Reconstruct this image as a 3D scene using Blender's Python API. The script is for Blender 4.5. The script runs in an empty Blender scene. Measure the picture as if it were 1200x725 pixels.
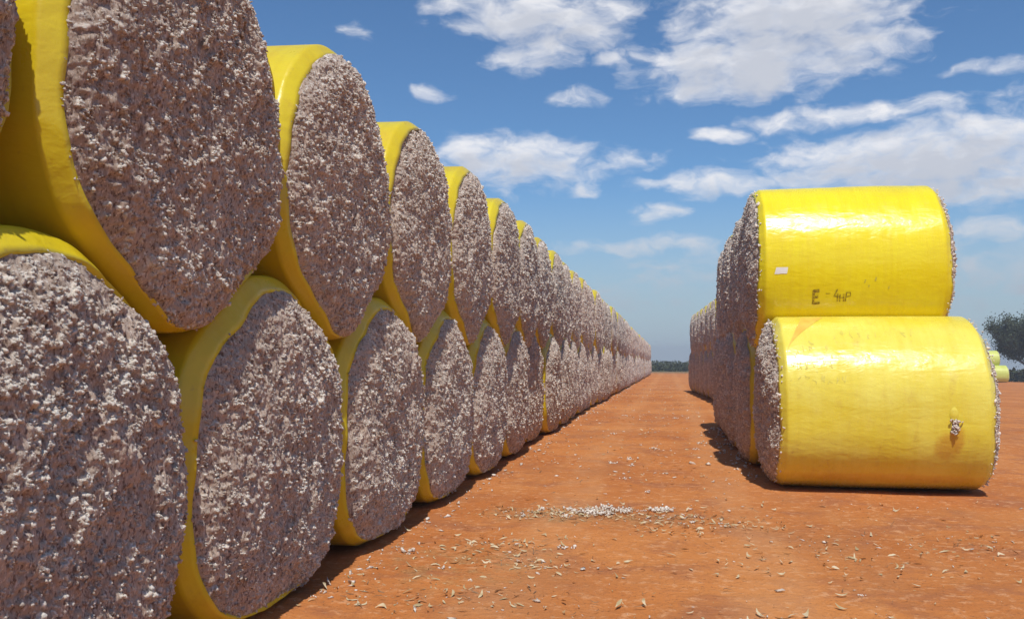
import bpy, math, random
import numpy as np
from mathutils import Vector, Matrix

R = math.radians
random.seed(7)
rng = np.random.default_rng(11)
scene = bpy.context.scene
COL = scene.collection

# ------------------------------------------------------------------ helpers
def mesh_np(name, verts, faces_list, mats, mat_idx=None, attr=None, smooth=True):
    """faces_list: list of int arrays (n,3) or (n,4)"""
    me = bpy.data.meshes.new(name)
    verts = np.asarray(verts, np.float32)
    me.vertices.add(len(verts)); me.vertices.foreach_set('co', verts.ravel())
    loops = np.concatenate([f.ravel() for f in faces_list]).astype(np.int32)
    tot = np.concatenate([np.full(len(f), f.shape[1], np.int32) for f in faces_list])
    start = np.concatenate([[0], np.cumsum(tot)[:-1]]).astype(np.int32)
    me.loops.add(len(loops)); me.loops.foreach_set('vertex_index', loops)
    me.polygons.add(len(tot)); me.polygons.foreach_set('loop_start', start)
    me.polygons.foreach_set('loop_total', tot)
    me.polygons.foreach_set('use_smooth', np.full(len(tot), smooth))
    if mat_idx is not None: me.polygons.foreach_set('material_index', mat_idx.astype(np.int32))
    for m in mats: me.materials.append(m)
    if attr:
        for k, v in attr.items():
            a = me.attributes.new(k, 'FLOAT', 'POINT'); a.data.foreach_set('value', np.asarray(v, np.float32))
    me.update(calc_edges=True)
    return me

def link(name, data, parent=None, loc=(0, 0, 0)):
    o = bpy.data.objects.new(name, data); COL.objects.link(o)
    o.location = loc
    if parent: o.parent = parent
    return o

def tag(o, label=None, cat=None, group=None, kind=None):
    if label: o['label'] = label
    if cat: o['category'] = cat
    if group: o['group'] = group
    if kind: o['kind'] = kind
    return o

class NT:
    def __init__(s, tree): s.t = tree; s.n = tree.nodes; s.l = tree.links
    def node(s, typ, **kw):
        n = s.n.new(typ)
        for k, v in kw.items(): setattr(n, k, v)
        return n
    def put(s, sock, v):
        if isinstance(v, bpy.types.NodeSocket): s.l.new(v, sock)
        elif v is not None: sock.default_value = v
    def math(s, op, a, b=None, c=None, clamp=False):
        n = s.node('ShaderNodeMath', operation=op); n.use_clamp = clamp
        for i, v in enumerate((a, b, c)): s.put(n.inputs[i], v)
        return n.outputs[0]
    def vmath(s, op, a, b=None):
        n = s.node('ShaderNodeVectorMath', operation=op)
        s.put(n.inputs[0], a)
        if b is not None: s.put(n.inputs[1], b)
        return n.outputs['Value'] if op in ('LENGTH', 'DOT_PRODUCT') else n.outputs[0]
    def mix(s, f, a, b, mode='MIX'):
        n = s.node('ShaderNodeMix', data_type='RGBA', blend_type=mode)
        s.put(n.inputs[0], f); s.put(n.inputs[6], a); s.put(n.inputs[7], b)
        return n.outputs[2]
    def noise(s, vec, scale, detail=4, rough=.55, dist=0):
        n = s.node('ShaderNodeTexNoise'); s.put(n.inputs['Vector'], vec)
        n.inputs['Scale'].default_value = scale; n.inputs['Detail'].default_value = detail
        n.inputs['Roughness'].default_value = rough; n.inputs['Distortion'].default_value = dist
        return n.outputs[0]
    def voro(s, vec, scale, out='Distance', feature='F1'):
        n = s.node('ShaderNodeTexVoronoi', feature=feature); s.put(n.inputs['Vector'], vec)
        n.inputs['Scale'].default_value = scale
        return n.outputs[out]
    def ramp(s, v, a, b, lo=0., hi=1.):
        n = s.node('ShaderNodeMapRange', interpolation_type='SMOOTHSTEP')
        s.put(n.inputs[0], v)
        n.inputs[1].default_value = a; n.inputs[2].default_value = b
        n.inputs[3].default_value = lo; n.inputs[4].default_value = hi
        return n.outputs[0]
    def mapping(s, vec, scale=(1, 1, 1), loc=(0, 0, 0), rot=(0, 0, 0)):
        n = s.node('ShaderNodeMapping'); s.put(n.inputs[0], vec)
        n.inputs['Scale'].default_value = scale; n.inputs['Location'].default_value = loc
        n.inputs['Rotation'].default_value = rot
        return n.outputs[0]
    def bump(s, h, strength=.5, dist=.01, normal=None):
        n = s.node('ShaderNodeBump'); s.put(n.inputs['Height'], h)
        n.inputs['Strength'].default_value = strength; n.inputs['Distance'].default_value = dist
        if normal: s.l.new(normal, n.inputs['Normal'])
        return n.outputs[0]

def new_mat(name):
    m = bpy.data.materials.new(name); m.use_nodes = True
    t = NT(m.node_tree); b = t.n['Principled BSDF']
    return m, t, b
def c4(r, g, b): return (r, g, b, 1.)

# ------------------------------------------------------------------ materials
def mat_wrap(name, col_a, col_b, rough=.3, dust=.25, smear=None):
    m, t, b = new_mat(name)
    tc = t.node('ShaderNodeTexCoord').outputs['Object']
    oi = t.node('ShaderNodeObjectInfo').outputs['Random']
    off = t.node('ShaderNodeCombineXYZ'); t.put(off.inputs[0], t.math('MULTIPLY', oi, 37.)); t.put(off.inputs[1], t.math('MULTIPLY', oi, 11.))
    v = t.vmath('ADD', tc, off.outputs[0])
    n1 = t.noise(v, 1.6, 5, .6)
    col = t.mix(t.ramp(n1, .35, .7), c4(*col_a), c4(*col_b))
    # layered film: faint bands round the barrel
    band = t.noise(t.mapping(v, (9, .4, .4)), 1.5, 3)
    col = t.mix(t.ramp(band, .4, .75, 0, .28), col, c4(col_b[0]*.85, col_b[1]*.78, col_b[2]*.6))
    # red soil dust, smears
    n2 = t.noise(t.mapping(v, (2.2, 1, 1)), 3.2, 7, .68)
    col = t.mix(t.ramp(n2, .52, .78, 0, dust), col, c4(.42, .2, .06))
    n3 = t.noise(v, 17, 6, .7)
    col = t.mix(t.ramp(n3, .60, .74, 0, dust * 1.2), col, c4(.3, .17, .06))
    if smear:
        sn = t.math('MULTIPLY', t.noise(tc, 6, 4, .6), .9)
        for (sx_, sz_, ra_, rb_, f_) in smear:
            mp = t.mapping(tc, (1 / ra_, 0, 1 / rb_), (-sx_ / ra_, 0, -sz_ / rb_))
            col = t.mix(t.ramp(t.math('ADD', t.vmath('LENGTH', mp), sn), .95, 1.65, f_, 0), col, c4(.55, .26, .03))
    t.put(b.inputs['Base Color'], col)
    t.put(b.inputs['Roughness'], t.ramp(n2, .3, .75, rough, rough + .2))
    b.inputs['Specular IOR Level'].default_value = .5
    b.inputs['Subsurface Weight'].default_value = 0
    w1 = t.noise(t.mapping(v, (2.2, 5, 5)), 2.3, 3, .5, .3)
    w2 = t.noise(v, 30, 3, .5)
    w3 = t.noise(t.mapping(v, (.7, 3, 3), rot=(.4, 0, 0)), 5, 4, .6, 1.2)
    bp = t.bump(w1, .25, .03); bp = t.bump(w3, .07, .012, bp); bp = t.bump(w2, .08, .003, bp)
    t.put(b.inputs['Normal'], bp)
    return m
M_wrap = mat_wrap('yellow_film', (.66, .53, .018), (.62, .46, .012), .26, .25)
M_wrap_clean = mat_wrap('bright_yellow_film', (.84, .70, .012), (.80, .64, .01), .18, .14)
M_wrap_pale = mat_wrap('dusty_yellow_film', (.78, .67, .10), (.74, .60, .05), .18, .32, [(.66, -.47, .15, .17, .65), (.76, -.36, .09, .16, .6), (.02, -.88, 1.15, .07, .35)])
M_wrap_green = mat_wrap('greenish_film', (.62, .66, .16), (.55, .60, .12), .35, .1)

def mat_cotton():
    m, t, b = new_mat('raw_cotton')
    tc = t.node('ShaderNodeTexCoord').outputs['Object']
    oi = t.node('ShaderNodeObjectInfo').outputs['Random']
    off = t.node('ShaderNodeCombineXYZ'); t.put(off.inputs[0], t.math('MULTIPLY', oi, 23.)); t.put(off.inputs[1], t.math('MULTIPLY', oi, 13.))
    v = t.vmath('ADD', tc, off.outputs[0])
    tuft = t.node('ShaderNodeAttribute', attribute_name='tuft').outputs['Fac']
    big = t.noise(v, 3.5, 5, .6)
    col = t.mix(t.ramp(big, .35, .68), c4(.42, .315, .24), c4(.56, .435, .34))
    st = t.noise(t.mapping(v, (14, 14, 4.5)), 5.5, 6, .72)          # vertical fibre streaks
    col = t.mix(t.ramp(st, .48, .66, 0, .75), col, c4(.68, .555, .45))
    sp = t.noise(t.mapping(v, (1, 1, .5)), 62, 4, .65)
    col = t.mix(t.ramp(sp, .51, .62, 0, .85), col, c4(.13, .07, .045))
    sp2 = t.noise(t.mapping(v, (1, 1, .55), loc=(5, 5, 5)), 75, 3, .6)
    col = t.mix(t.ramp(sp2, .56, .68, 0, .75), col, c4(.84, .74, .65))
    white = t.mix(t.noise(v, 45, 3), c4(.93, .85, .75), c4(.82, .70, .58))
    col = t.mix(t.ramp(tuft, .15, .85), col, white)
    t.put(b.inputs['Base Color'], col)
    b.inputs['Roughness'].default_value = .95
    b.inputs['Specular IOR Level'].default_value = .1
    b.inputs['Sheen Weight'].default_value = .25
    b.inputs['Subsurface Weight'].default_value = .35; b.inputs['Subsurface Radius'].default_value = (1, .8, .7); b.inputs['Subsurface Scale'].default_value = .012
    h = t.math('ADD', t.noise(t.mapping(v, (1, 1, .55)), 85, 7, .8), t.math('MULTIPLY', st, .6))
    t.put(b.inputs['Normal'], t.bump(h, .9, .018))
    return m
M_cotton = mat_cotton()

def mat_fluff():
    m, t, b = new_mat('cotton_fluff')
    tc = t.node('ShaderNodeTexCoord').outputs['Object']
    col = t.mix(t.ramp(t.noise(tc, 9, 5, .7), .38, .62), c4(.58, .47, .37), c4(.86, .78, .68))
    t.put(b.inputs['Base Color'], col)
    b.inputs['Roughness'].default_value = 1; b.inputs['Specular IOR Level'].default_value = .05
    t.put(b.inputs['Normal'], t.bump(t.noise(tc, 160, 3, .7), .8, .01))
    return m
M_fluff = mat_fluff()

def mat_plain(name, c1, c2, scale=20, rough=.9, bump=.3):
    m, t, b = new_mat(name)
    tc = t.node('ShaderNodeTexCoord').outputs['Object']
    t.put(b.inputs['Base Color'], t.mix(t.ramp(t.noise(tc, scale, 5), .35, .65), c4(*c1), c4(*c2)))
    b.inputs['Roughness'].default_value = rough; b.inputs['Specular IOR Level'].default_value = .2
    t.put(b.inputs['Normal'], t.bump(t.noise(tc, scale * 3, 4), bump, .01))
    return m
M_chaff = mat_plain('dry_boll_husk', (.38, .29, .15), (.60, .49, .32), 8)
M_twig = mat_plain('dark_stalk', (.13, .075, .04), (.26, .16, .09), 8)
M_ink = mat_plain('marker_ink', (.20, .12, .02), (.56, .41, .02), 45, .6, 0)
M_inkfaint = mat_plain('faded_ink', (.42, .36, .08), (.62, .52, .09), 60, .6, 0)
M_inkfaint2 = mat_plain('dust_ink', (.55, .47, .10), (.74, .63, .11), 60, .5, 0)
M_sticker = mat_plain('white_sticker', (.78, .76, .74), (.82, .80, .78), 10, .4, 0)
M_shade_wedge = mat_plain('orange_shade_film', (.70, .42, .07), (.78, .52, .09), 6, .35, .1)  # orange film tone that carries shade from the bale above
M_stain = mat_plain('soil_smear', (.60, .36, .03), (.68, .46, .04), 4, .4, .1)
M_hole = mat_plain('torn_inner', (.10, .06, .045), (.22, .15, .12), 50)
M_bark = mat_plain('bark', (.07, .06, .05), (.13, .11, .09), 12)
M_leaf = mat_plain('tree_leaf', (.03, .045, .022), (.075, .095, .05), 1.2, .6, 0)
M_scrub = mat_plain('scrub_leaf', (.03, .04, .018), (.065, .07, .03), .3, .8, 0)

def mat_soil():
    m, t, b = new_mat('red_soil')
    tc = t.node('ShaderNodeTexCoord').outputs['Object']
    big = t.noise(tc, .22, 5, .6); mid = t.noise(tc, 1.3, 6, .62, .4); fine = t.noise(tc, 9, 6, .7)
    streak = t.noise(t.mapping(tc, (2.6, .16, 1), rot=(0, 0, .02)), 1.0, 6, .62, .25)   # wheel-worn lengthwise marks
    col = t.mix(t.ramp(big, .35, .65), c4(.44, .145, .038), c4(.56, .215, .062))
    col = t.mix(t.ramp(streak, .5, .72, 0, .55), col, c4(.56, .25, .09))
    col = t.mix(t.ramp(mid, .48, .66, 0, .8), col, c4(.35, .13, .055))
    col = t.mix(t.ramp(fine, .52, .66, 0, .6), col, c4(.68, .36, .18))
    col = t.mix(t.ramp(t.noise(tc, 38, 4, .75), .56, .68, 0, .8), col, c4(.20, .08, .04))
    sxx_ = t.node('ShaderNodeSeparateXYZ'); t.put(sxx_.inputs[0], tc)
    wob = t.math('ADD', sxx_.outputs[0], t.math('MULTIPLY', t.noise(tc, .25, 3), .8))
    for cx_ in (-.75, 1.15):
        tr_ = t.ramp(t.math('ABSOLUTE', t.math('SUBTRACT', wob, cx_)), .12, .42, .38, 0)
        col = t.mix(t.math('MULTIPLY', tr_, t.ramp(mid, .3, .6)), col, c4(.60, .29, .12))
    col = t.mix(t.ramp(t.noise(t.mapping(tc, (1, .5, 1), loc=(9, 4, 0)), .9, 5, .6), .5, .68, 0, .5), col, c4(.40, .16, .06))
    # worked-in chaff patches, in the lane
    pa = t.vmath('LENGTH', t.mapping(tc, (.62, 1.5, 0), (.5, -14.3, 0)))
    pb = t.vmath('LENGTH', t.mapping(tc, (.95, .85, 0), (1.55, -6.1, 0)))
    pn = t.noise(tc, 3.2, 6, .7)
    ma = t.math('MULTIPLY', t.ramp(t.math('ADD', pa, t.math('MULTIPLY', pn, 1.4)), 1.0, 1.6, 1, 0), t.ramp(t.noise(tc, 5, 5, .7), .42, .6, .1, .8))
    mb = t.math('MULTIPLY', t.ramp(t.math('ADD', pb, t.math('MULTIPLY', pn, 1.4)), 1.0, 1.6, 1, 0), t.ramp(t.noise(tc, 4, 5, .7), .45, .62, .0, .7))
    grit = t.mix(t.ramp(t.noise(tc, 26, 5, .75), .42, .6), c4(.26, .13, .05), c4(.50, .27, .11))
    col = t.mix(t.math('MAXIMUM', ma, mb), col, grit)
    # far off: redder, then dry bush country
    sx = t.node('ShaderNodeSeparateXYZ'); t.put(sx.inputs[0], tc)
    far = t.ramp(t.math('ADD', sx.outputs[1], t.math('MULTIPLY', t.noise(tc, .03, 4), 60)), 165, 215)
    col = t.mix(far, col, c4(.13, .115, .06))
    t.put(b.inputs['Base Color'], col)
    b.inputs['Roughness'].default_value = .95; b.inputs['Specular IOR Level'].default_value = .15
    h1 = t.bump(mid, .7, .08); h2 = t.bump(fine, .9, .035, h1); h3 = t.bump(t.noise(tc, 45, 5, .7), .6, .008, h2)
    t.put(b.inputs['Normal'], h3)
    return m
M_soil = mat_soil()

# ------------------------------------------------------------------ terrain
def sp(v, w): return w * np.logaddexp(0, np.asarray(v, float) / w)
def ground(x, y):
    return -.0105 * (sp(np.asarray(y) - 22., 5.)) - .022 * sp(np.asarray(x) - 12., 3.)
def graded(a, b, c, n1, n2, far_a, far_b):
    near = np.linspace(a, b, n1)
    k = np.linspace(0, 1, n2 + 1)[1:]
    up = b + (far_b - b) * k ** 3.2; dn = a - (a - far_a) * k ** 3.2
    return np.concatenate([dn[::-1], near, up])
gx = graded(-5, 9, 0, 260, 60, -900, 900); gy = graded(2.5, 24, 0, 330, 70, -200, 1300)
GX, GY = np.meshgrid(gx, gy)
def smooth_noise(n, m, cells, rg):
    out = np.zeros((n, m))
    amp = 1.
    for c in cells:
        g = rg.standard_normal((c + 3, int(c * m / n) + 4))
        u = np.linspace(0, c, n); w = np.linspace(0, g.shape[1] - 3.001, m)
        iu = u.astype(int); iw = w.astype(int); fu = u - iu; fw = w - iw
        fu = fu * fu * (3 - 2 * fu); fw = fw * fw * (3 - 2 * fw)
        a = g[iu][:, iw]; b_ = g[iu][:, iw + 1]; cc = g[iu + 1][:, iw]; d = g[iu + 1][:, iw + 1]
        out += amp * ((a * (1 - fw) + b_ * fw) * (1 - fu[:, None]) + (cc * (1 - fw) + d * fw) * fu[:, None])
        amp *= .55
    return out
def gnoise(x, y):
    z = 0.
    for (kx, ky, ph, a) in ((1.3, .5, 0, 1), (2.9, 1.7, 1.4, .6), (-2.1, 3.3, 2.2, .5), (5.1, -4.2, .7, .28), (7.3, 6.1, 4.1, .2)):
        z = z + a * np.sin(kx * x + ky * y + ph + .8 * np.sin(.7 * ky * x - kx * .6 * y))
    return z
fade = 1 / (1 + (np.maximum(0, GY - 20) / 10) ** 2)
GZ = ground(GX, GY) + .0045 * gnoise(GX, GY) * fade
clod = smooth_noise(len(gy), len(gx), [60, 130, 200], rng)
GZ += .0032 * clod * (np.abs(GX - 2) < 7.5) * (GY < 25) * (GY > 2) - .006
nx, ny = len(gx), len(gy)
idx = np.arange(nx * ny).reshape(ny, nx)
q = np.stack([idx[:-1, :-1], idx[:-1, 1:], idx[1:, 1:], idx[1:, :-1]], -1).reshape(-1, 4)
me = mesh_np('ground', np.stack([GX, GY, GZ], -1).reshape(-1, 3), [q], [M_soil])
tag(link('ground', me), kind='structure')
def gz(x, y): return float(ground(x, y))

# ------------------------------------------------------------------ bales
W = 2.43; P = 2.3147; RT = 1.158; ZT = 2.898; ZB = 1.078; RB = 1.185
DY = P / 2; DZ = ZT - ZB; ANG = math.atan2(DZ, DY); DC = math.hypot(DY, DZ)
def profile(th, kind):
    """kind: tuple (tier, side_front, side_back, dent_front, dent_back); theta 0 = away (+y), pi = towards camera"""
    tier, sf, sb, df, db = kind
    rs = [np.full_like(th, RT if tier == 'T' else RB)]
    def plane(ang, d):
        c = np.cos(th - ang); rs.append(np.where(c > .15, d / np.maximum(c, .15), 9.))
    if sf: plane(math.pi, P / 2 - .006)
    if sb: plane(0., P / 2 - .006)
    if tier == 'T':
        if df: plane(math.pi + ANG, DC * .5 - .002)
        if db: plane(-ANG, DC * .5 - .002)
    else:
        plane(-math.pi / 2, ZB)
        n_ = np.where(np.sin(th) < 0, 2.0 + .75 * np.clip(-np.sin(th) * 4, 0, 1), 2.0)
        rs[0] = (np.abs(np.cos(th) / RB) ** n_ + np.abs(np.sin(th) / 1.10) ** n_) ** (-1 / n_)
        if df: plane(math.pi - ANG, DC * .5 - .002)
        if db: plane(ANG, DC * .5 - .002)
    k = 70.
    return sum(r ** -k for r in rs) ** (-1 / k)

def ripple(TH, XX, seed):
    rg = np.random.default_rng(seed); out = 0.
    for k in range(9):
        m = rg.integers(2, 14); f = rg.uniform(.5, 5); a = .0028 / (1 + .15 * m)
        out = out - abs(a) + a * np.sin(m * TH + f * XX + rg.uniform(0, 6.3))
    return out
def wrap_mesh(kind, na, nxs, seed):
    rg = np.random.default_rng(seed)
    th = np.linspace(0, 2 * np.pi, na, endpoint=False)
    r0 = profile(th, kind)
    u = np.linspace(-1, 1, nxs)
    # denser rings at the ends
    xs = np.concatenate([[-1, -.98, -.96, -.94, -.925, -.91, -.87], np.linspace(-.83, .83, nxs), [.87, .91, .925, .94, .96, .98, 1]])
    X = xs * W / 2
    ax = np.abs(xs)
    shrink = .008 * ax ** 4 + .046 * np.clip((ax - .89) / .11, 0, 1) ** 1.7
    TH, XX = np.meshgrid(th, X)
    end = np.minimum(r0 - .03, crad(th, kind) + .004)
    kk = np.clip((ax - .925) / .075, 0, 1) ** 1.15
    rr = (r0[None, :] - .008 * ax[:, None] ** 4) * (1 - kk[:, None]) + end[None, :] * kk[:, None]
    rr = rr + ripple(TH, XX, seed)
    rg = np.random.default_rng(seed + 999)
    if na > 100:
        pk = kk[:, None] * np.clip(1.4 - kk[:, None], 0, 1)
        for k in range(6):
            m = rg.integers(25, 70); rr = rr + .0022 * pk * np.sin(m * TH + 9 * XX * rg.uniform(-1, 1) + rg.uniform(0, 6)) * (.5 + .5 * np.sin(rg.integers(1, 5) * TH + rg.uniform(0, 6)))
    edge = .008 * np.sin(3 * TH + rg.uniform(0, 6)) + .006 * np.sin(8 * TH + rg.uniform(0, 6)) + .005 * np.sin(19 * TH + rg.uniform(0, 6))
    XX = XX + edge * (np.clip((np.abs(XX) / (W / 2) - .9) / .1, 0, 1)) * np.sign(XX)
    # folded-in edge rings
    inn_r = rr[[0, -1]] - .03; inn_x = XX[[0, -1]] * .965
    rr = np.concatenate([inn_r[:1], rr, inn_r[1:]]); XX = np.concatenate([inn_x[:1], XX, inn_x[1:]])
    TH = np.concatenate([TH[:1], TH, TH[:1]])
    V = np.stack([XX, rr * np.cos(TH), rr * np.sin(TH)], -1)
    n = V.shape[0]
    ii = np.arange(n * na).reshape(n, na); jj = np.roll(ii, -1, axis=1)
    f = np.stack([ii[:-1], ii[1:], jj[1:], jj[:-1]], -1).reshape(-1, 4)
    return V.reshape(-1, 3), f

def ico(sub):
    import bmesh
    bm = bmesh.new(); bmesh.ops.create_icosphere(bm, subdivisions=sub, radius=1)
    v = np.array([x.co[:] for x in bm.verts]); f = np.array([[y.index for y in x.verts] for x in bm.faces]); bm.free()
    return v, f
ICO1 = ico(1); ICO2 = ico(2)
def flakes(pos, size, axes, rg, base=ICO1, nvar=12, jit=.38):
    """crumpled lumps: pos (n,3), size (n,3), axes (n,3,3)"""
    bv, bf = base
    var = []
    for k in range(nvar):
        d = 1 + rg.normal(0, jit, len(bv)); var.append(bv * np.clip(d, .35, 1.9)[:, None])
    var = np.array(var)
    n = len(pos)
    b_ = var[rg.integers(0, nvar, n)] * size[:, None, :]
    v = np.einsum('nvk,nkj->nvj', b_, axes) + pos[:, None, :]
    f = bf[None] + (np.arange(n) * len(bv))[:, None, None]
    return v.reshape(-1, 3), f.reshape(-1, 3)
def rand_axes(n, rg):
    a = rg.standard_normal((n, 3)); a /= np.linalg.norm(a, axis=1)[:, None]
    b_ = rg.standard_normal((n, 3)); b_ -= (b_ * a).sum(1)[:, None] * a; b_ /= np.linalg.norm(b_, axis=1)[:, None]
    return np.stack([a, b_, np.cross(a, b_)], 1)

def crad(th, kind):
    c, sn = np.cos(th), np.sin(th)
    B_ = kind[0] == 'B'
    return profile(th, kind) - .032 + (.04 if B_ else .012) * np.clip(c, 0, 1) - (.078 if B_ else .045) * np.clip(sn, 0, 1) - (.066 if B_ else .06) * np.clip(-c, 0, 1)
RES = .005; NI = 500
def field(rg, ntuft, clusters, topbias):
    """height image (m) and whiteness image over a 2.5 m square"""
    H = smooth_noise(NI, NI, [7, 15, 33], rg) * .014 + smooth_noise(NI, NI, [70, 150, 240], rg) * .0075
    fibre = smooth_noise(NI, NI, [42, 90], rg)
    n_ = np.repeat(smooth_noise(NI, NI, [26, 60], rg)[::4], 4, axis=0)[:NI]
    H += .006 * np.roll(smooth_noise(NI * 1, NI * 3, [9, 20, 44], rg)[:, ::1][:NI, :NI * 3:3], 3, axis=0)
    Wt = np.zeros((NI, NI))
    pts = []
    dens = smooth_noise(NI, NI, [5, 12, 24], rg)
    while len(pts) < ntuft:
        y, z = rg.uniform(-1.2, 1.2, 2)
        d = dens[int((z + 1.25) / 2.5 * (NI - 1)), int((y + 1.25) / 2.5 * (NI - 1))]
        pr = .45 + .09 * d + topbias * max(0, z)
        if rg.random() < pr: pts.append((y, z, 1.))
    for (cy, cz, cr, n) in clusters:
        for k in range(n):
            pts.append((cy + rg.normal(0, cr), cz + rg.normal(0, cr * .7), 1.35))
    fl = []; lumps = []
    for (y, z, sc) in pts:
        L0 = min(rg.gamma(2.4, .0036) * (1.2 if sc > 1 else 1) + .005, .026)
        w0 = rg.beta(1.5, 1.1) if sc == 1 else rg.uniform(.6, 1)
        ang0 = rg.normal(-1.0, .6)
        for kk in range(rg.integers(2, 8)):
            L = L0 * rg.uniform(.32, .85); B = L * rg.uniform(.42, .85); hh = (rg.uniform(.4, .8) + .25 * w0) * B + .003; ang = ang0 + rg.normal(0, .5); wv = w0 * rg.uniform(.75, 1.1)
            lumps.append((y + L0 * .95 * rg.normal(0, .6), z + L0 * 1.3 * rg.normal(0, .6), L, B, hh, ang, min(wv, 1)))
    for (y, z, L, B, hh, ang, wv) in lumps:
        fl.append((y, z, L, B, hh, ang, wv))
        cx = (y + 1.25) / RES; cz = (z + 1.25) / RES; w = int(L / RES * 1.3) + 2
        x0, x1, z0, z1 = int(cx) - w, int(cx) + w + 1, int(cz) - w, int(cz) + w + 1
        if x0 < 0 or z0 < 0 or x1 >= NI or z1 >= NI: continue
        yy, zz = np.meshgrid(np.arange(x0, x1) - cx, np.arange(z0, z1) - cz)
        ca, sa = math.cos(ang), math.sin(ang)
        r2 = ((yy * ca + zz * sa) * RES / L) ** 2 + ((-yy * sa + zz * ca) * RES / B) ** 2
        dome = np.sqrt(np.clip(1 - r2, 0, 1))
        H[z0:z1, x0:x1] += dome * hh * .6
        Wt[z0:z1, x0:x1] = np.maximum(Wt[z0:z1, x0:x1], np.clip(dome * 1.7, 0, 1) * wv)
    return H, Wt, fl

def end_mesh(name, kind, side, grid, ntuft, nflake, seed, clusters=(), topbias=.0, disp=1., flk=1., fringe=False, strands=0):
    rg = np.random.default_rng(seed)
    H, Wt, fl = field(rg, ntuft, clusters, topbias)
    s = np.linspace(-1, 1, grid); A, B = np.meshgrid(s, s)
    # square -> disc
    r = np.maximum(np.abs(A), np.abs(B))
    nz = np.hypot(A, B) + 1e-9
    DX, DYY = A / nz * r, B / nz * r
    th = np.arctan2(DYY, DX)
    rp = crad(th, kind)
    fold = np.clip((r - .965) / .035, 0, 1)
    rho = np.where(fold > 0, 1 - .09 * fold, r / .965)
    Y = np.cos(th) * rp * rho; Z = np.sin(th) * rp * rho
    def samp(img, y, z):
        iy = np.clip(((y + 1.25) / RES), 0, NI - 1.01); iz = np.clip(((z + 1.25) / RES), 0, NI - 1.01)
        a, b_ = iy.astype(int), iz.astype(int); fy, fz = iy - a, iz - b_
        return (img[b_, a] * (1 - fy) + img[b_, a + 1] * fy) * (1 - fz) + (img[b_ + 1, a] * (1 - fy) + img[b_ + 1, a + 1] * fy) * fz
    base = np.where(fold > 0, -.035 - .08 * fold, -.035 + .155 * np.clip(1 - rho ** 5, 0, 1) ** .7)
    h = samp(H, Y, Z) * disp; wt = samp(Wt, Y, Z)
    X = (W / 2 + base + h * np.clip((1 - rho) * 14 + .45, 0, 1) * (1 - fold))
    # ragged rim: let the edge swell over the film here and there
    X = X + .02 * (1 - fold) * np.clip((rho - .9) / .1, 0, 1) * np.clip(samp(H, Y * .9, Z * .9) * 30, -.5, 1.2)
    V = np.stack([X * side, Y, Z], -1).reshape(-1, 3)
    idx = np.arange(grid * grid).reshape(grid, grid)
    q = np.stack([idx[:-1, :-1], idx[:-1, 1:], idx[1:, 1:], idx[1:, :-1]], -1).reshape(-1, 4)
    if side < 0: q = q[:, ::-1]
    att = wt.ravel()
    # outer skirt so that there is no gap to the film
    faces = [q]; midx = [np.zeros(len(q))]
    if nflake:
        fl = np.array(fl); keep = fl[:, 2] > np.sort(fl[:, 2])[max(0, len(fl) - nflake)]
        fl = fl[keep]
        tt = np.arctan2(fl[:, 1], fl[:, 0]); rr = np.hypot(fl[:, 0], fl[:, 1]) / crad(tt, kind)
        fl = fl[rr < 1.0]; rr = rr[rr < 1.0]
        n = len(fl)
        px = W / 2 - .035 + .155 * np.clip(1 - rr ** 5, 0, 1) ** .7 + samp(H, fl[:, 0], fl[:, 1]) * disp * .9 + .002
        pos = np.stack([px * side, fl[:, 0], fl[:, 1]], 1)
        size = np.stack([fl[:, 2] * .85, fl[:, 3] * .9, fl[:, 4] * 1.0], 1) * flk
        ca, sa = np.cos(fl[:, 5]), np.sin(fl[:, 5]); tilt = rg.normal(0, .45, n)
        a1 = np.stack([np.sin(tilt), ca * np.cos(tilt), sa * np.cos(tilt)], 1)
        a2 = np.stack([0 * ca, -sa, ca], 1); a3 = np.cross(a1, a2)
        fv, ff = flakes(pos, size, np.stack([a1, a2, a3], 1), rg, jit=.34)
        if strands:
            n3 = strands; k3 = rg.integers(0, n, n3); L3 = rg.uniform(.015, .05, n3)
            d3 = np.column_stack([rg.uniform(.1, 1, n3) * side, rg.normal(0, .5, n3), rg.normal(-.6, .6, n3)]); d3 /= np.linalg.norm(d3, axis=1)[:, None]
            a2_ = np.cross(d3, rg.standard_normal((n3, 3))); a2_ /= np.linalg.norm(a2_, axis=1)[:, None]
            v3, f3 = flakes(pos[k3] + d3 * L3[:, None] * .6, np.column_stack([L3 * .6, np.full(n3, .0016), np.full(n3, .0012)]), np.stack([d3, a2_, np.cross(d3, a2_)], 1), rg, jit=.4)
            ff = np.concatenate([ff, f3 + len(fv)]); fv = np.concatenate([fv, v3])
            fl = np.concatenate([fl, np.tile([[0, 0, 0, 0, 0, 0, .8]], (n3, 1))])
        if fringe:
            n2 = 200; t2 = rg.uniform(0, 6.283, n2)
            r2_ = profile(t2, kind) - .05 - np.abs(rg.normal(0, .03, n2))
            p2 = np.stack([side * (W / 2 + rg.uniform(-.045, .02, n2)), r2_ * np.cos(t2), r2_ * np.sin(t2)], 1)
            s2 = rg.gamma(2.5, .0034, n2) + .005
            v2, f2 = flakes(p2, np.stack([s2, s2 * .7, s2 * .5], 1), rand_axes(n2, rg), rg, jit=.45)
            ff = np.concatenate([ff, f2 + len(fv)]); fv = np.concatenate([fv, v2])
            fl = np.concatenate([fl, np.tile([[0, 0, 0, 0, 0, 0, .95]], (n2, 1))])
        ff = ff + len(V); V = np.concatenate([V, fv]); att = np.concatenate([att, np.repeat(fl[:, 6], len(ICO1[0]))])
        faces.append(ff); midx.append(np.zeros(len(ff)))
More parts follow.
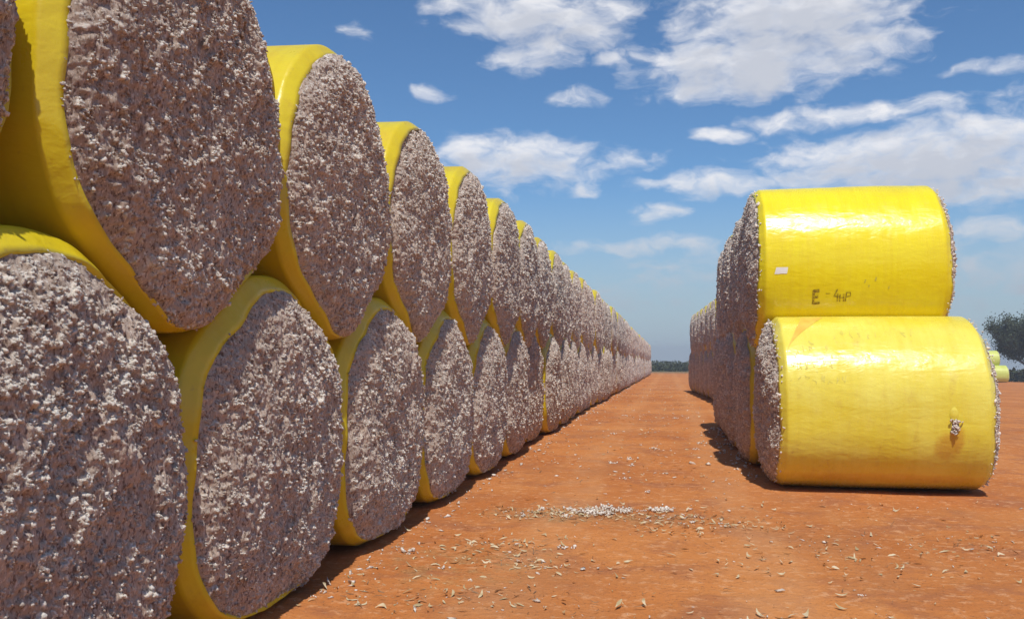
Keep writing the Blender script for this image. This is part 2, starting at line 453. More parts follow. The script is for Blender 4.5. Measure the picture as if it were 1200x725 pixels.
    return mesh_np(name, V, faces, [M_cotton, M_fluff], np.concatenate(midx), {'tuft': att})

_cache = {}
def get_wrap(kind, lod, var, mat):
    key = ('w', kind, lod, var, mat.name)
    if key not in _cache:
        na, nxs = {0: (288, 60), 1: (160, 36), 2: (72, 12), 3: (40, 6)}[lod]
        V, f = wrap_mesh(kind, na, nxs, 100 + var)
        _cache[key] = mesh_np('plastic_wrap', V, [f], [mat])
    return _cache[key]
LODS = {0: (350, 3300, 13000), 1: (240, 2900, 8500), 2: (110, 2900, 2600), 3: (40, 1500, 300), 9: (26, 200, 0)}
def get_end(kind, side, lod, var, clusters=(), topbias=.25, amount=1., fringe=False):
    key = ('e', kind, side, lod, var, tuple(clusters), fringe)
    if key not in _cache:
        g, nt, nf = LODS[lod]
        _cache[key] = end_mesh('cotton_end', kind, side, g, int(nt * amount), int(nf * amount), 500 + var * 7 + lod + (3 if side > 0 else 0), clusters, topbias,
                               flk={0: .9, 1: .95, 2: 1.1, 3: 1.3, 9: 1}[lod], fringe=fringe, strands=0)
    return _cache[key]

def bale(x, y, kind, lod, var, aisle, label, group, mat=None, clusters=(), both=False, topbias=.25, amount=1., yaw=0., dz=0.):
    """x = centre of the bale across the lane; aisle = +1 if its detailed end looks to +x"""
    tier = kind[0]
    root = bpy.data.objects.new('cotton_bale', None); COL.objects.link(root)
    zb = gz(x, y) + dz
    root.location = (x, y, zb + (ZB * 2 - .34 if tier == 'T' else 0)); root.rotation_euler = (0, 0, yaw)
    root.empty_display_size = .3
    tag(root, label, 'cotton bale', group)
    zc = (ZT - (ZB * 2 - .34)) if tier == 'T' else ZB
    w = link('plastic_wrap', get_wrap(kind, lod, var, mat or M_wrap), root, (0, 0, zc))
    a = link('cotton_end', get_end(kind, aisle, lod, var, clusters, topbias, amount, both), root, (0, 0, zc))
    b_ = link('cotton_end', get_end(kind, -aisle, 1 if both else 9, var % 2, fringe=both), root, (0, 0, zc))
    return root, w, a, zc

ORD = ['', 'first', 'second', 'third', 'fourth', 'fifth', 'sixth', 'seventh', 'eighth', 'ninth', 'tenth', 'eleventh', 'twelfth',
       'thirteenth', 'fourteenth', 'fifteenth', 'sixteenth', 'seventeenth', 'eighteenth', 'nineteenth', 'twentieth',
       'twenty-first', 'twenty-second', 'twenty-third', 'twenty-fourth']
XL = -2.5006; Y0 = 1.0353
FULLB = ('B', True, True, True, True); FULLT = ('T', True, True, True, True)
GL = 'cotton bales stacked in the long left row'; GR = 'cotton bales stacked in the right row'
def lod_for(y): return 0 if y < 7 else 1 if y < 14 else 2 if y < 40 else 3
lab_B = {1: 'huge nearest lower bale at left, speckled with thick white tufts, cut by the frame',
         2: 'lower left bale with thin yellow rim, second from the frame edge',
         3: 'lower left-row bale third from the camera, standing on red soil',
         4: 'lower left-row bale fourth from the camera, with a broad olive-yellow edge'}
lab_T = {0: 'upper bale at extreme left edge of the photo, only a sliver showing',
         1: 'huge upper left bale with ragged white cotton along its bottom edge',
         2: 'upper left-row bale rising highest against the sky, with whitish upper face',
         3: 'upper left-row bale, next one back from the tallest against the sky'}
NB = 54
jr = random.Random(5)
for i in range(0, NB + 1):
    y = Y0 + i * P; lod = lod_for(y)
    var = i if i < 6 else 6 + (i * 3) % 7 % 6
    cl = {1: [(-.02, .30, .10, 130), (-.30, .0, .15, 70), (.10, -.10, .10, 30), (.2, -.75, .12, 40), (-.2, .70, .22, 170), (.45, .45, .15, 70), (-.6, .3, .2, 120)],
          2: [(.25, .25, .15, 22), (.2, -.55, .2, 25), (.5, -.9, .15, 25)], 3: [(.3, -.5, .35, 70), (-.1, -.8, .2, 35)], 4: [(.1, -.3, .3, 110)]}.get(i, ())
    if i == 0: lab, kind = 'lower bale behind the left frame edge, beneath the sliver of upper bale', FULLB
    elif i in lab_B: lab = lab_B[i]
    elif i <= 24: lab = 'lower tier bale, %s from the camera in the left row' % ORD[i]
    else: lab = 'tiny far bale of the left row lower tier, beyond the twenty-fourth'
    jx = jr.uniform(-.055, .055) if i > 3 else 0
    if i > 14 and i % 5 == 0: jx += .04
    bale(XL - W / 2 - .01 + jx, y, FULLB, lod, var, 1, lab, GL, clusters=cl, topbias=.0, amount={1: .8, 2: .75}.get(i, .95))
    y = Y0 + (i + .5) * P; lod = lod_for(y)
    if i == NB: break
    if i in lab_T: lab = lab_T[i]
    elif i <= 24: lab = 'upper tier bale, %s full one from the camera in the left row' % ORD[i]
    else: lab = 'tiny far bale of the left row upper tier, beyond the twenty-fourth'
    cl = {1: [(y_, -.90 + .25 * abs(y_), .035, 26) for y_ in (-.42, -.3, -.18, -.05, .1, .25, .4)], 2: [(0, .25, .06, 20), (.1, .65, .3, 120)], 3: [(0, .7, .3, 90)], 4: [(0, .6, .3, 90)]}.get(i, ())
    jx = jr.uniform(-.06, .06) if i > 3 else (-.13 if i == 0 else 0)
    bale(XL - W / 2 - .01 + jx, y, FULLT, lod, var + 20, 1, lab, GL, clusters=cl, topbias=.35, amount=1.1)

# right row, near group
XR = 1.2582; YR = 12.4947
def rx(y): return XR + .04 + .0 * y - (0 if y < 13 else (.11, .13, .10, .17, .11, .15, .10, .14, .12)[min(8, int(round((y - 12.4947) / (P / 2))) - 1)])
near_b = []
for k in range(5):
    y = YR + k * P
    kind = ('B', k > 0, k < 4, k > 0, k < 4)
    lab = ['dusty yellow lower bale ending the right row, torn low on its side',
           'lower bale just behind the torn yellow one in the right row'][k] if k < 2 else \
        'lower tier bale, %s from the near end of the right row' % ORD[k + 1]
    r_ = bale(rx(y) + W / 2, y, kind, 1 if k < 2 else 2, 40 + k, -1, lab, GR, mat=M_wrap_pale if k == 0 else M_wrap, both=(k == 0), topbias=.2, amount=1.3 if k == 0 else .9)
    if k == 0: FRONT_B = r_
    if k < 4:
        y = YR + (k + .5) * P
        kind = ('T', k > 0, k < 3, True, True)
        lab = 'bright yellow upper bale with dark marker scrawl and small white sticker' if k == 0 else \
            'upper tier bale, %s from the near end of the right row' % ORD[k + 1]
        r_ = bale(rx(y) + W / 2, y, kind, 1 if k < 2 else 2, 50 + k, -1, lab, GR, mat=M_wrap_clean if k == 0 else M_wrap, both=(k == 0), topbias=.4)
        if k == 0: FRONT_T = r_
# right row, far group, drifting into the lane
Nf = 9
def rx2(y): return 2.02 - .85 * min(1, max(0, (y - 31) / 19)) ** 1.0
for k in range(Nf):
    y = 31 + k * P
    lab = 'lower bale, %s in the separate far stretch of the right row' % ORD[k + 1]
    bale(rx2(y) + W / 2, y, ('B', k > 0, k < Nf - 1, k > 0, k < Nf - 1), 2, 6 + k % 4, -1, lab, GR, topbias=.1, amount=.9)
    if k < Nf - 1:
        y += P / 2
        lab = 'upper bale, %s in the separate far stretch of the right row' % ORD[k + 1]
        bale(rx2(y) + W / 2, y, ('T', k > 0, k < Nf - 2, True, True), 2, 26 + k % 4, -1, lab, GR, topbias=.4)

# distant stack at the right edge
sxx, syy = 41.1, 126.
GF = 'far greenish bales at the right edge'
bale(sxx, syy, ('B', False, True, False, True), 3, 6, 1, 'tiny greenish-yellow far bale beside the tree, lower one', GF, mat=M_wrap_green)
bale(sxx, syy + P, ('B', True, False, True, False), 3, 6, 1, 'tiny greenish far bale standing behind the lower one beside the tree', GF, mat=M_wrap_green)
bale(sxx - .65, syy + P / 2, ('T', False, False, True, True), 3, 26, 1, 'tiny greenish-yellow far bale beside the tree, upper one', GF, mat=M_wrap_green)

# ------------------------------------------------------------------ marks on the two front bales
def on_barrel(kind, pts, lift):
    """(x from barrel centre, height above axis) on the camera-facing side -> local xyz"""
    out = []
    for (px, pz) in pts:
        th = np.linspace(math.pi * .5, math.pi * 1.5, 721)
        r_ = profile(th, kind) + ripple(th, px, 140 if kind[0] == 'B' else 150); zz = r_ * np.sin(th)
        i_ = int(np.argmin(np.abs(zz - pz))); rr = r_[i_] + lift - .008 * abs(2 * px / W) ** 4
        out.append((px, rr * math.cos(th[i_]), rr * math.sin(th[i_])))
    return out
def ribbons(name, kind, strokes, width, mat, parent, zc, lift=.003, rg=random.Random(3)):
    V = []; F = []
    for st in strokes:
        dense = []
        for a, b_ in zip(st[:-1], st[1:]):
            n = max(2, int(math.dist(a, b_) / .025))
            dense += [(a[0] + (b_[0] - a[0]) * t / n, a[1] + (b_[1] - a[1]) * t / n) for t in range(n)]
        dense.append(st[-1])
        l, r_ = [], []
        for i_, p in enumerate(dense):
            a = dense[max(0, i_ - 1)]; b_ = dense[min(len(dense) - 1, i_ + 1)]
            dx, dz = b_[0] - a[0], b_[1] - a[1]; L = math.hypot(dx, dz) + 1e-6
            w = width * rg.uniform(.55, 1.15) / 2
            l.append((p[0] - dz / L * w, p[1] + dx / L * w)); r_.append((p[0] + dz / L * w, p[1] - dx / L * w))
        s0 = len(V)
        V += on_barrel(kind, l, lift) + on_barrel(kind, r_, lift)
        n = len(l)
        F += [(s0 + i_, s0 + i_ + 1, s0 + n + i_ + 1, s0 + n + i_) for i_ in range(n - 1)]
        lift += .0002
    me = bpy.data.meshes.new(name); me.from_pydata(V, [], F); me.materials.append(mat)
    o = link(name, me, parent, (0, 0, zc)); return o
rootT, wT, eT, zcT = FRONT_T; rootB, wB, eB, zcB = FRONT_B
kT = ('T', False, True, True, True); kB = ('B', False, True, False, True)
def sc(ch, x, z, s=1.):
    G = {'E': [[(0, .16), (0, 0)], [(0, .16), (.07, .165)], [(0, .08), (.06, .085)], [(0, 0), (.08, .01)]],
         '4': [[(.05, .17), (0, .07), (.08, .065)], [(.055, .11), (.05, 0)]],
         'P': [[(0, 0), (.01, .12), (.06, .12), (.065, .075), (.01, .06)]],
         'H': [[(0, 0), (.0, .12)], [(.06, .0), (.06, .12)], [(0, .06), (.06, .06)]],
         '-': [[(0, .10), (.07, .105)]], "'": [[(0, .12), (.008, .15)]]}[ch]
    return [[(x + a * s, z + b_ * s) for a, b_ in st] for st in G]
S = sc('E', -.52, -.56, 1.1) + sc('E', -.51, -.555, .95)
ribbons('marker_writing', kT, S, .024, M_ink, rootT, zcT, .005)
S = sc('-', -.36, -.51, .8) + sc('4', -.26, -.53, .95) + sc('H', -.18, -.53, .8) + sc('P', -.11, -.53, .95)
ribbons('marker_writing', kT, S, .015, M_ink, rootT, zcT, .005)
S = sc("'", .12, -.46, 1.4) + sc("'", .17, -.47) + sc("'", .25, -.46, 1.6) + sc("'", .42, -.5, 1.1)
ribbons('marker_writing', kT, S, .016, M_inkfaint, rootT, zcT, .003)
STICK = True
rg_ = random.Random(9); S = []
def squig(x, z, w, h):
    n = rg_.randint(3, 6)
    return [(x + rg_.uniform(0, w), z + rg_.uniform(0, h)) for _ in range(n)]
for (x0, z0, n, dx) in ((-1.08, .42, 7, .075), (-1.09, .23, 8, .085), (-.55, .78, 12, .10)):
    for k in range(n):
        if rg_.random() < .85: S.append(squig(x0 + k * dx, z0 + rg_.uniform(-.02, .03), .06, .10))
for k in range(9): S.append(squig(-1.05 + rg_.uniform(0, .45), .50 + rg_.uniform(0, .22), .05, .08))
for q_ in S: ribbons('marker_scrawl', kB, [q_], .009, M_inkfaint2, rootB, zcB, .003)
# orange triangle painted in for the upper bale's shade, at the upper left corner
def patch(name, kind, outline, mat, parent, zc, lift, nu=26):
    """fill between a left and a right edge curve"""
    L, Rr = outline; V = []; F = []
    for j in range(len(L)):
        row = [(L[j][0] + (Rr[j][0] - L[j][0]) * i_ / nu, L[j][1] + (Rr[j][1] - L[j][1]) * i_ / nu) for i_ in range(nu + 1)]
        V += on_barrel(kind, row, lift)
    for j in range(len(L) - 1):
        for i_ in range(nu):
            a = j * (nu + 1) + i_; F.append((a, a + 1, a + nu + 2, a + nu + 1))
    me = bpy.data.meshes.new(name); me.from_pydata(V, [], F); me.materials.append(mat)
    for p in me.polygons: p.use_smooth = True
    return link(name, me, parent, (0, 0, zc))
patch('sticker', kT, ([(-1.02 + .006 * k, -.17 + .022 * k) for k in range(5)], [(-.86 + .004 * k, -.162 + .020 * k) for k in range(5)]), M_sticker, rootT, zcT, .004, 6)
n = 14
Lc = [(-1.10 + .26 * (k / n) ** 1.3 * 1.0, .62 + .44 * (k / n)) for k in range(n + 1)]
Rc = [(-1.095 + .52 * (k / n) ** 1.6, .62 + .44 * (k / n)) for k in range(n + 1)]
tag(patch('shade_wedge', kB, (Lc, Rc), M_shade_wedge, rootB, zcB, .004), 'orange triangle of painted shade on the film')

# torn spot with cotton poking out, low on the front bale
rgt = np.random.default_rng(77)
hx, hz = .735, -.235
cx_, cy_, cz_ = on_barrel(kB, [(hx, hz)], 0)[0]
hole = [(hx + .045 * math.cos(a) * random.uniform(.7, 1.2), hz + .085 * math.sin(a) * random.uniform(.8, 1.2)) for a in np.linspace(0, 6.283, 15)[:-1]]
V = on_barrel(kB, hole + [(hx, hz)], .006); F = [(k, (k + 1) % 14, 14) for k in range(14)]
me = bpy.data.meshes.new('tear'); me.from_pydata(V, [], F); me.materials.append(M_hole)
tear = link('tear', me, rootB, (0, 0, zcB)); tag(tear, 'torn hole in the yellow film with cotton poking out')
npz = 70
pos = np.array([(cx_ + rgt.normal(0, .020), cy_ - .01 + rgt.uniform(-.03, .015), cz_ + np.clip(rgt.normal(.0, .045), -.08, .08)) for _ in range(npz)])
sz = np.stack([rgt.uniform(.010, .026, npz), rgt.uniform(.007, .016, npz), rgt.uniform(.007, .014, npz)], 1)
fv, ff = flakes(pos, sz, rand_axes(npz, rgt), rgt)
link('cotton_tuft', mesh_np('cotton_tuft', fv, [ff], [M_fluff]), tear)
# pulled-up ridge of film over the tear
pos = []
V = []; F = []
for k in range(9):
    z = hz + .05 + .022 * k; ww = .05 * math.sin(math.pi * (k + .6) / 9.4)
    bx_, by_, bz_ = on_barrel(kB, [(hx - .01, z)], 0)[0]
    for j in range(7):
        u = j / 6 * 2 - 1
        px, py, pz = on_barrel(kB, [(hx - .01 + u * ww, z)], .003)[0]
        V.append((px, py - .018 * math.cos(u * math.pi / 2) * math.sin(math.pi * (k + .4) / 9), pz))
for k in range(8):
    for j in range(6):
        a = k * 7 + j; F.append((a, a + 1, a + 8, a + 7))
me = bpy.data.meshes.new('film_pucker'); me.from_pydata(V, [], F); me.materials.append(M_wrap_pale)
for p in me.polygons: p.use_smooth = True
link('film_pucker', me, tear)
# ------------------------------------------------------------------ litter on the ground
rgl = np.random.default_rng(21)
def scatter(n, fn): return np.array([fn() for _ in range(n)])
def lane():
    y = 5.0 + 60 * rgl.random() ** 1.8; lo = -2.35; hi = 1.1 if y > 12 else 6.5
    if y > 45: hi = .9
    return (rgl.uniform(lo, hi), y)
def pile(cx, cy, sx_, sy_):
    return lambda: (cx + rgl.normal(0, sx_), cy + rgl.normal(0, sy_))
def lit(name, pts, smin, smax, flat, mat, label, jit=.6):
    n = len(pts); g = smin + (smax - smin) * rgl.random(n) ** 2.5
    axn = rand_axes(n, rgl)
    tilt = axn.copy(); tilt[:, 0, 2] *= .25; tilt[:, 0] /= np.linalg.norm(tilt[:, 0], axis=1)[:, None]
    up = np.tile(np.array([0, 0, 1.]), (n, 1)) + rgl.normal(0, .25, (n, 3)); up -= (up * tilt[:, 0]).sum(1)[:, None] * tilt[:, 0]; up /= np.linalg.norm(up, axis=1)[:, None]
    axs = np.stack([tilt[:, 0], np.cross(up, tilt[:, 0]), up], 1)
    z = ground(pts[:, 0], pts[:, 1]) + g * flat * .5
    pos = np.column_stack([pts, z])
    v, f = flakes(pos, np.stack([g, g * rgl.uniform(.22, .6, n), g * flat], 1), axs, rgl, jit=jit, nvar=40)
    return v, f
def shards(pts, smin, smax, wid):
    n = len(pts); g = smin + (smax - smin) * rgl.random(n) ** 2.2
    yaw = rgl.uniform(0, 6.283, n); pit = rgl.normal(0, .22, n); rol = rgl.normal(0, .5, n); curl = rgl.uniform(-.6, .9, n); bend = rgl.normal(0, .35, n)
    us = np.array([-1, -.55, 0, .5, 1]); ws = np.array([.25, .8, 1, .7, .12])
    L = []
    for u, w in zip(us, ws):
        for sd in (-1, 1):
            lx = u * g; ly = sd * w * wid * g * rgl.uniform(.7, 1.3, n) + bend * u * u * g; lz = curl * u * u * g * .35 + np.sin(rol) * ly + np.sin(pit) * lx
            L.append(np.stack([lx * np.cos(yaw) - ly * np.sin(yaw), lx * np.sin(yaw) + ly * np.cos(yaw), lz], -1))
    V = np.stack(L, 1)                                   # n,10,3
    V[:, :, 2] -= V[:, :, 2].min(1)[:, None]
    V[:, :, 2] += (ground(pts[:, 0], pts[:, 1]) + .001)[:, None]; V[:, :, 0] += pts[:, :1]; V[:, :, 1] += pts[:, 1:]
    f = np.array([[0, 1, 3], [0, 3, 2], [2, 3, 5], [2, 5, 4], [4, 5, 7], [4, 7, 6], [6, 7, 9], [6, 9, 8]])
    F = f[None] + (np.arange(n) * 10)[:, None, None]
    return V.reshape(-1, 3), F.reshape(-1, 3)
def stack_parts(parts):
    V = []; F = []; MI = []; off = 0
    for k, (v, f, mi) in enumerate(parts):
        V.append(v); F.append(f + off); MI.append(np.full(len(f), mi)); off += len(v)
    return np.concatenate(V), [np.concatenate(F)], np.concatenate(MI)
A_ = []
v, f = lit('a', scatter(900, lane), .005, .036, .22, None, ''); A_.append((v, f, 0))
v, f = shards(scatter(1250, lane), .008, .048, .24); A_.append((v, f, 1))
v, f = shards(scatter(1500, lane), .006, .045, .10); A_.append((v, f, 2))
def fluff_clumps(spots, k, r0, r1):
    pts = []; 
    for (cx, cy, sx_, sy_, n) in spots:
        for _ in range(n):
            x, y = cx + rgl.normal(0, sx_), cy + rgl.normal(0, sy_); R_ = r0 + (r1 - r0) * rgl.random() ** 2
            for _ in range(k): pts.append((x + rgl.normal(0, R_), y + rgl.normal(0, R_ * .8), abs(rgl.normal(0, R_ * .3)), R_ * rgl.uniform(.25, .6)))
    p = np.array(pts); n = len(p); z = ground(p[:, 0], p[:, 1]) + p[:, 2]
    return flakes(np.column_stack([p[:, 0], p[:, 1], z]), np.column_stack([p[:, 3], p[:, 3] * .8, p[:, 3] * .5]), rand_axes(n, rgl), rgl, jit=.45, nvar=30)
v, f = fluff_clumps([(-.85, 9.75, .15, .12, 34), (-.62, 9.95, .12, .09, 16), (-.05, 9.98, .12, .07, 15), (-1.2, 9.5, .25, .1, 6), (.0, 9.3, .5, .2, 3), (-1.5, 7.2, .5, .4, 7), (1.0, 5.7, .3, .15, 6), (2.5, 9, 1.5, 1.5, 8), (-.5, 14, .9, 3, 16), (.2, 22, .7, 6, 12)], 9, .010, .045); A_.append((v, f, 0))
for (cx, cy, a, b_, nw, nc, nk, s) in ((-.8, 9.75, .28, .20, 60, 60, 110, .04), (-1.35, 9.55, .33, .16, 40, 110, 90, .035), (-.1, 9.65, .48, .26, 40, 120, 190, .035),
                                       (.45, 9.2, .35, .22, 10, 90, 70, .03), (-1.55, 7.9, .30, .22, 15, 110, 90, .03), (-1.25, 7.2, .35, .14, 25, 90, 60, .03), (-1.5, 6.2, .5, .2, 20, 110, 90, .03),
                                       (1.0, 5.7, .35, .18, 30, 120, 60, .035), (1.25, 7.9, .6, .4, 10, 90, 50, .03), (2.3, 8.6, .7, .4, 20, 110, 40, .03)):
    v, f = lit('p', scatter(nw, pile(cx, cy, a, b_)), .005, s * .8, .35, None, ''); A_.append((v, f, 0))
    v, f = shards(scatter(int(nc * 1.5), pile(cx, cy, a * 1.15, b_ * 1.2)), .010, .045, .24); A_.append((v, f, 1))
    v, f = shards(scatter(int(nk * 1.4), pile(cx, cy, a * 1.2, b_ * 1.3)), .008, .05, .08); A_.append((v, f, 2))
# fluff gathered at the foot of both rows
def foot():
    y = 6 + 60 * rgl.random() ** 1.6
    return (-2.42 + abs(rgl.normal(0, .14)), y)
def footr():
    y = 12.5 + 9.5 * rgl.random()
    return (rx(y) - abs(rgl.normal(0, .22)) + .05, y)
v, f = lit('f', scatter(420, foot), .006, .035, .5, None, ''); A_.append((v, f, 0))
v, f = lit('f', scatter(130, footr), .006, .045, .5, None, ''); A_.append((v, f, 0))
V, F, MI = stack_parts(A_)
lo = link('cotton_litter', mesh_np('cotton_litter', V, F, [M_fluff, M_chaff, M_twig], MI))
tag(lo, 'scattered white lint, husks and stalk bits on the red soil', 'litter', kind='stuff')

# ------------------------------------------------------------------ tree at the right edge
def tree(x, y, height, seed, label):
    rg = np.random.default_rng(seed); rr = random.Random(seed)
    z0 = gz(x, y)
    root = bpy.data.objects.new('savanna_tree', None); COL.objects.link(root); root.location = (x, y, z0 - .05)
    tag(root, label, 'tree')
    V = []; F = []; tips = []
    def limb(p, d, L, r, depth):
        segs = 5; s0 = None; p = Vector(p); d = Vector(d).normalized()
        for k in range(segs + 1):
            rad = r * (1 - .5 * k / segs)
            a = d.orthogonal().normalized(); b_ = d.cross(a)
            base = len(V)
            for j in range(7):
                an = j / 7 * 2 * math.pi; V.append(tuple(p + a * rad * math.cos(an) + b_ * rad * math.sin(an)))
            if k: F.extend([(base - 7 + j, base - 7 + (j + 1) % 7, base + (j + 1) % 7, base + j) for j in range(7)])
            if depth >= 2 or k == segs: tips.append(tuple(p))
            if k < segs:
                p = p + d * L / segs
                d = (d + Vector((rr.uniform(-.2, .2), rr.uniform(-.2, .2), rr.uniform(-.08, .16)))).normalized()
                if depth < 3 and k >= 1:
                    for _ in range(2 if depth < 2 else 1):
                        an = rr.uniform(0, 6.28); nd = Vector((math.cos(an), math.sin(an), rr.uniform(.15, .8))).normalized()
                        limb(p, (nd * .8 + d * .4), L * rr.uniform(.5, .72), rad * .55, depth + 1)
    limb((0, 0, 0), (0.05, 0, 1), height * .55, height * .032, 0)
    me = bpy.data.meshes.new('trunk'); me.from_pydata(V, [], F); me.materials.append(M_bark)
    for p in me.polygons: p.use_smooth = True
    link('trunk', me, root)
    tips = np.array(tips); tips = tips[tips[:, 2] > height * .06]
    n = 42000
    c = tips[rg.integers(0, len(tips), n)] + rg.normal(0, height * .042, (n, 3))
    ax = rand_axes(n, rg); s = rg.uniform(.08, .18, n)[:, None]
    q = np.stack([c - ax[:, 0] * s, c + ax[:, 1] * s * .55, c + ax[:, 0] * s, c - ax[:, 1] * s * .55], 1).reshape(-1, 3)
    f = np.arange(n * 4).reshape(-1, 4)
    link('crown', mesh_np('crown', q, [f], [M_leaf], smooth=False), root)
tree(49.9, 140.0, 10.2, 4, 'grey-green tree with open leafy crown at the right edge')

# far scrub: one dark mass along the horizon
rgs = np.random.default_rng(31)
n = 62000
u = rgs.random(n)
xs = np.where(rgs.random(n) < .55, rgs.uniform(-25, 30, n), rgs.uniform(30, 230, n)); ys = 190 + 130 * rgs.random(n) ** 1.5
hh = 1.0 + .5 * np.sin(xs * .31 + ys * .13) + .5 * np.sin(xs * .83 + 2 + ys * .3) + .4 * np.sin(xs * 1.9 + ys)
hh = np.clip(hh, .5, 4) * (ys / 230)
zz = ground(xs, ys) + hh * rgs.random(n) ** .7
m_ = int(n * .2); xs[:m_] = rgs.uniform(38, 110, m_); ys[:m_] = 138 + 26 * rgs.random(m_); xs[:m_] += (ys[:m_] - 138) * .3
zz[:m_] = ground(xs[:m_], ys[:m_]) + (1.3 + .5 * np.sin(xs[:m_] * .7) + .3 * np.sin(xs[:m_] * 2.1)) * rgs.random(m_) ** .7
c = np.column_stack([xs, ys, zz]); ax = rand_axes(n, rgs); s = rgs.uniform(.15, .42, n)[:, None]
qv = np.stack([c - ax[:, 0] * s, c + ax[:, 1] * s * .7, c + ax[:, 0] * s, c - ax[:, 1] * s * .7], 1).reshape(-1, 3)
sc_ = link('distant_scrub', mesh_np('distant_scrub', qv, [np.arange(n * 4).reshape(-1, 4)], [M_scrub], smooth=False))
tag(sc_, 'low dark scrub closing off the horizon beyond the rows', 'scrub', kind='stuff')

# ------------------------------------------------------------------ haze
import bmesh
bm = bmesh.new(); bmesh.ops.create_cube(bm, size=1)
for v_ in bm.verts: v_.co = ((v_.co.x) * 1840, (v_.co.y + .5) * 1540 - 220, (v_.co.z + .5) * 48 - 37)
me = bpy.data.meshes.new('haze'); bm.to_mesh(me); bm.free()
mh = bpy.data.materials.new('haze_air'); mh.use_nodes = True
th_ = NT(mh.node_tree); th_.n.remove(th_.n['Principled BSDF'])
pv = th_.node('ShaderNodeVolumePrincipled'); pv.inputs['Color'].default_value = (.9, .93, .98, 1); pv.inputs['Density'].default_value = .001
pv.inputs['Anisotropy'].default_value = .2
th_.l.new(pv.outputs[0], th_.n['Material Output'].inputs['Volume']); me.materials.append(mh)
tag(link('haze', me), 'thin pale haze in the air between camera and horizon', 'haze', kind='stuff')

# ------------------------------------------------------------------ camera
cam = bpy.data.cameras.new('Camera'); co = bpy.data.objects.new('Camera', cam); COL.objects.link(co)
YAW, PITCH, ROLL, FPX = .1692, .0485, .0035, 1075.4
cyw, syw, cp, spt = math.cos(YAW), math.sin(YAW), math.cos(PITCH), math.sin(PITCH)
fw = Vector((-syw * cp, cyw * cp, spt)); rt = Vector((cyw, syw, 0)); up = rt.cross(fw)
r2 = rt * math.cos(ROLL) + up * math.sin(ROLL); u2 = -rt * math.sin(ROLL) + up * math.cos(ROLL)
mtx = Matrix(((r2.x, u2.x, -fw.x, 0), (r2.y, u2.y, -fw.y, 0), (r2.z, u2.z, -fw.z, 1.6495), (0, 0, 0, 1)))
co.matrix_world = mtx
cam.sensor_width = 36; cam.lens = FPX / 1200 * 36; cam.clip_start = .05; cam.clip_end = 6000
scene.camera = co

# ------------------------------------------------------------------ sky, clouds, sun
SUN = Vector((.08, -.49, .87)).normalized()
el = math.asin(SUN.z); az = math.atan2(SUN.x, SUN.y)
world = bpy.data.worlds.new('World'); scene.world = world; world.use_nodes = True
t = NT(world.node_tree); bg = t.n['Background']
tcw = t.node('ShaderNodeTexCoord').outputs['Generated']
sep = t.node('ShaderNodeSeparateXYZ'); t.put(sep.inputs[0], tcw)
zc_ = t.math('MAXIMUM', sep.outputs[2], .012)
cmb = t.node('ShaderNodeCombineXYZ'); t.put(cmb.inputs[0], sep.outputs[0]); t.put(cmb.inputs[1], sep.outputs[1]); t.put(cmb.inputs[2], zc_)
sky = t.node('ShaderNodeTexSky', sky_type='NISHITA'); sky.sun_disc = False
sky.sun_elevation = el; sky.sun_rotation = az
sky.air_density = 1.0; sky.dust_density = .6; sky.ozone_density = 2.0; sky.altitude = 300
t.put(sky.inputs[0], cmb.outputs[0])
def px_dir(px, py):
    d = fw + r2 * ((px - 600) / FPX) + u2 * ((362.5 - py) / FPX); d.normalize()
    return math.atan2(d.x, d.y), math.asin(d.z)
CL = [(640, 18, 125, 34, 1.), (625, 62, 62, 26, .9), (690, 40, 50, 26, .9), (540, 8, 60, 16, .8), (720, 68, 26, 14, .75), (930, 20, 150, 45, 1.05), (880, 75, 150, 42, 1.05), (1010, 45, 75, 26, .85), (860, 100, 90, 20, .95),
      (600, 192, 115, 34, .95), (560, 182, 60, 22, .9), (682, 218, 24, 11, .7), (740, 186, 40, 14, .5), (1060, 190, 170, 42, 1.), (1140, 165, 110, 36, 1.), (1180, 215, 100, 26, .95), (940, 185, 50, 20, .7),
      (1110, 205, 150, 38, 1.), (985, 200, 80, 24, .85), (1010, 134, 95, 16, .8), (915, 145, 50, 13, .7), (842, 160, 34, 10, .8), (675, 115, 32, 12, .65), (768, 250, 36, 13, .7), (835, 215, 95, 15, .75), (760, 287, 110, 9, .65),
      (1150, 275, 75, 15, .6), (1180, 318, 130, 34, .5), (425, 33, 22, 11, .55), (508, 108, 22, 8, .5), (1192, 76, 30, 9, .6), (1130, 80, 30, 7, .45), (790, 320, 90, 30, .38), (700, 350, 120, 18, .3),
      (250, -120, 200, 60, 1.), (900, -160, 260, 70, 1.), (-300, 100, 240, 60, 1.), (1600, 60, 260, 70, 1.)]
grp = bpy.data.node_groups.new('cloud_density', 'ShaderNodeTree')
grp.interface.new_socket('Dir', in_out='INPUT', socket_type='NodeSocketVector')
grp.interface.new_socket('D', in_out='OUTPUT', socket_type='NodeSocketFloat')
g = NT(grp); gi = g.node('NodeGroupInput'); go = g.node('NodeGroupOutput')
s3 = g.node('ShaderNodeSeparateXYZ'); g.put(s3.inputs[0], gi.outputs[0])
azn = g.math('ARCTAN2', s3.outputs[0], s3.outputs[1]); eln = g.math('ARCSINE', s3.outputs[2])
c2 = g.node('ShaderNodeCombineXYZ'); g.put(c2.inputs[0], azn); g.put(c2.inputs[1], eln)
ve = c2.outputs[0]
wn = g.node('ShaderNodeTexNoise'); g.put(wn.inputs['Vector'], g.mapping(ve, (1, 1.8, 1))); wn.inputs['Scale'].default_value = 16; wn.inputs['Detail'].default_value = 3; wn.inputs['Roughness'].default_value = .5
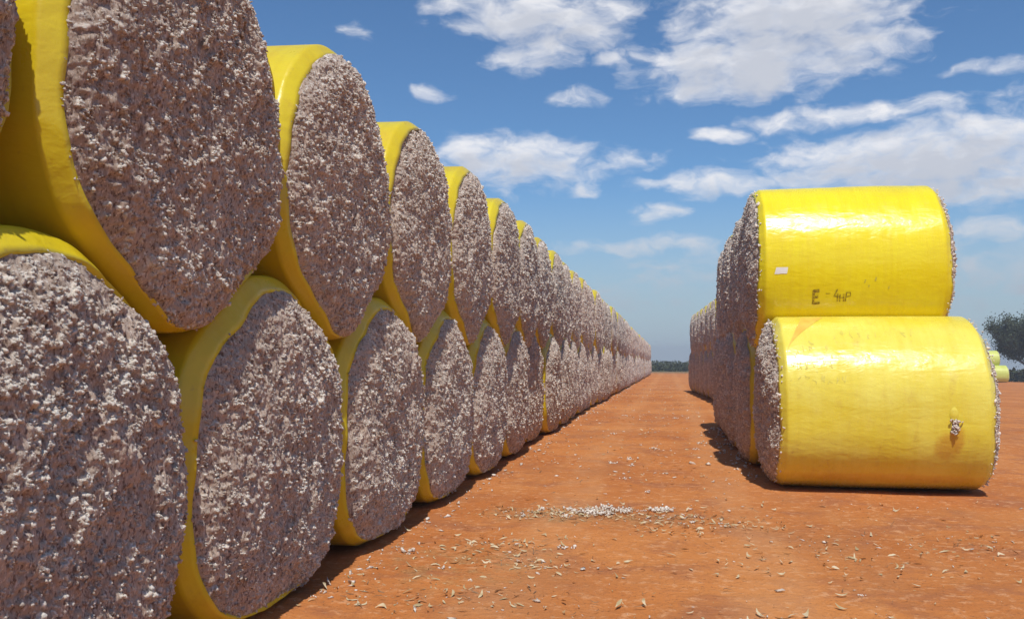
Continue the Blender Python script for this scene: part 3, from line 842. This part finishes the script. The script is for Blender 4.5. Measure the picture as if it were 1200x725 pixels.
wv = g.vmath('MULTIPLY', g.vmath('SUBTRACT', wn.outputs['Color'], (.5, .5, .5)), (.06, .03, 0))
ve = g.vmath('ADD', ve, wv)
acc = None
for (px, py, rx_, ry_, am) in CL:
    a_, e_ = px_dir(px, py); ra = rx_ / FPX * 1.1; re = ry_ / FPX * 1.1
    d = g.vmath('LENGTH', g.vmath('MULTIPLY', g.vmath('SUBTRACT', ve, (a_, e_, 0)), (1 / ra, 1 / re, 0)))
    v_ = g.math('MULTIPLY_ADD', g.math('POWER', d, 1.6), -am, am)
    acc = v_ if acc is None else g.math('MAXIMUM', acc, v_)
nn = g.noise(g.mapping(ve, (1, 2.1, 1)), 24, 6, .55)
nb = g.noise(g.mapping(ve, (1, 2.0, 1), loc=(3, 1, 0)), 75, 5, .6)
dd = g.math('ADD', acc, g.math('MULTIPLY', g.math('SUBTRACT', nn, .5), 2.1))
dd = g.math('ADD', dd, g.math('MULTIPLY', g.math('SUBTRACT', nb, .5), .3))
g.put(go.inputs[0], g.math('MAXIMUM', dd, -1.))
gA = t.node('ShaderNodeGroup'); gA.node_tree = grp; t.put(gA.inputs[0], tcw)
gB = t.node('ShaderNodeGroup'); gB.node_tree = grp; t.put(gB.inputs[0], t.vmath('ADD', tcw, (.0, 0, .018)))
cover = t.ramp(gA.outputs[0], -.05, 1.1, 0, .97)
thick = t.ramp(t.math('ADD', gA.outputs[0], gB.outputs[0]), .7, 2.0)
ccol = t.mix(thick, c4(9.0, 9.0, 9.3), c4(5.9, 6.2, 7.0))
hz_ = t.ramp(sep.outputs[2], .0, .22)
ccol = t.mix(hz_, c4(3.6, 4.2, 5.1), ccol)
skc = t.mix(1., sky.outputs[0], c4(.66, .92, 1.14), 'MULTIPLY')
hgrad = t.ramp(sep.outputs[2], -.01, .2)
skc = t.mix(hgrad, t.mix(.95, skc, c4(4.0, 5.0, 5.85)), skc)
fin = t.mix(cover, skc, ccol)
t.put(bg.inputs[0], fin); bg.inputs[1].default_value = .1
world.cycles.sampling_method = 'MANUAL'; world.cycles.sample_map_resolution = 1024

sl = bpy.data.lights.new('Sun', 'SUN'); sl.energy = 4.2; sl.angle = R(.53); sl.color = (1, .955, .89)
so = bpy.data.objects.new('Sun', sl); COL.objects.link(so)
so.rotation_euler = SUN.to_track_quat('Z', 'Y').to_euler(); so.location = (0, 0, 30)

vs = scene.view_settings
scene.display_settings.display_device = 'sRGB'
vs.view_transform = 'Standard'; vs.look = 'None'; vs.exposure = 0; vs.gamma = 1; vs.use_curve_mapping = False
scene.render.engine = 'CYCLES'
scene.cycles.max_bounces = 8; scene.cycles.diffuse_bounces = 4
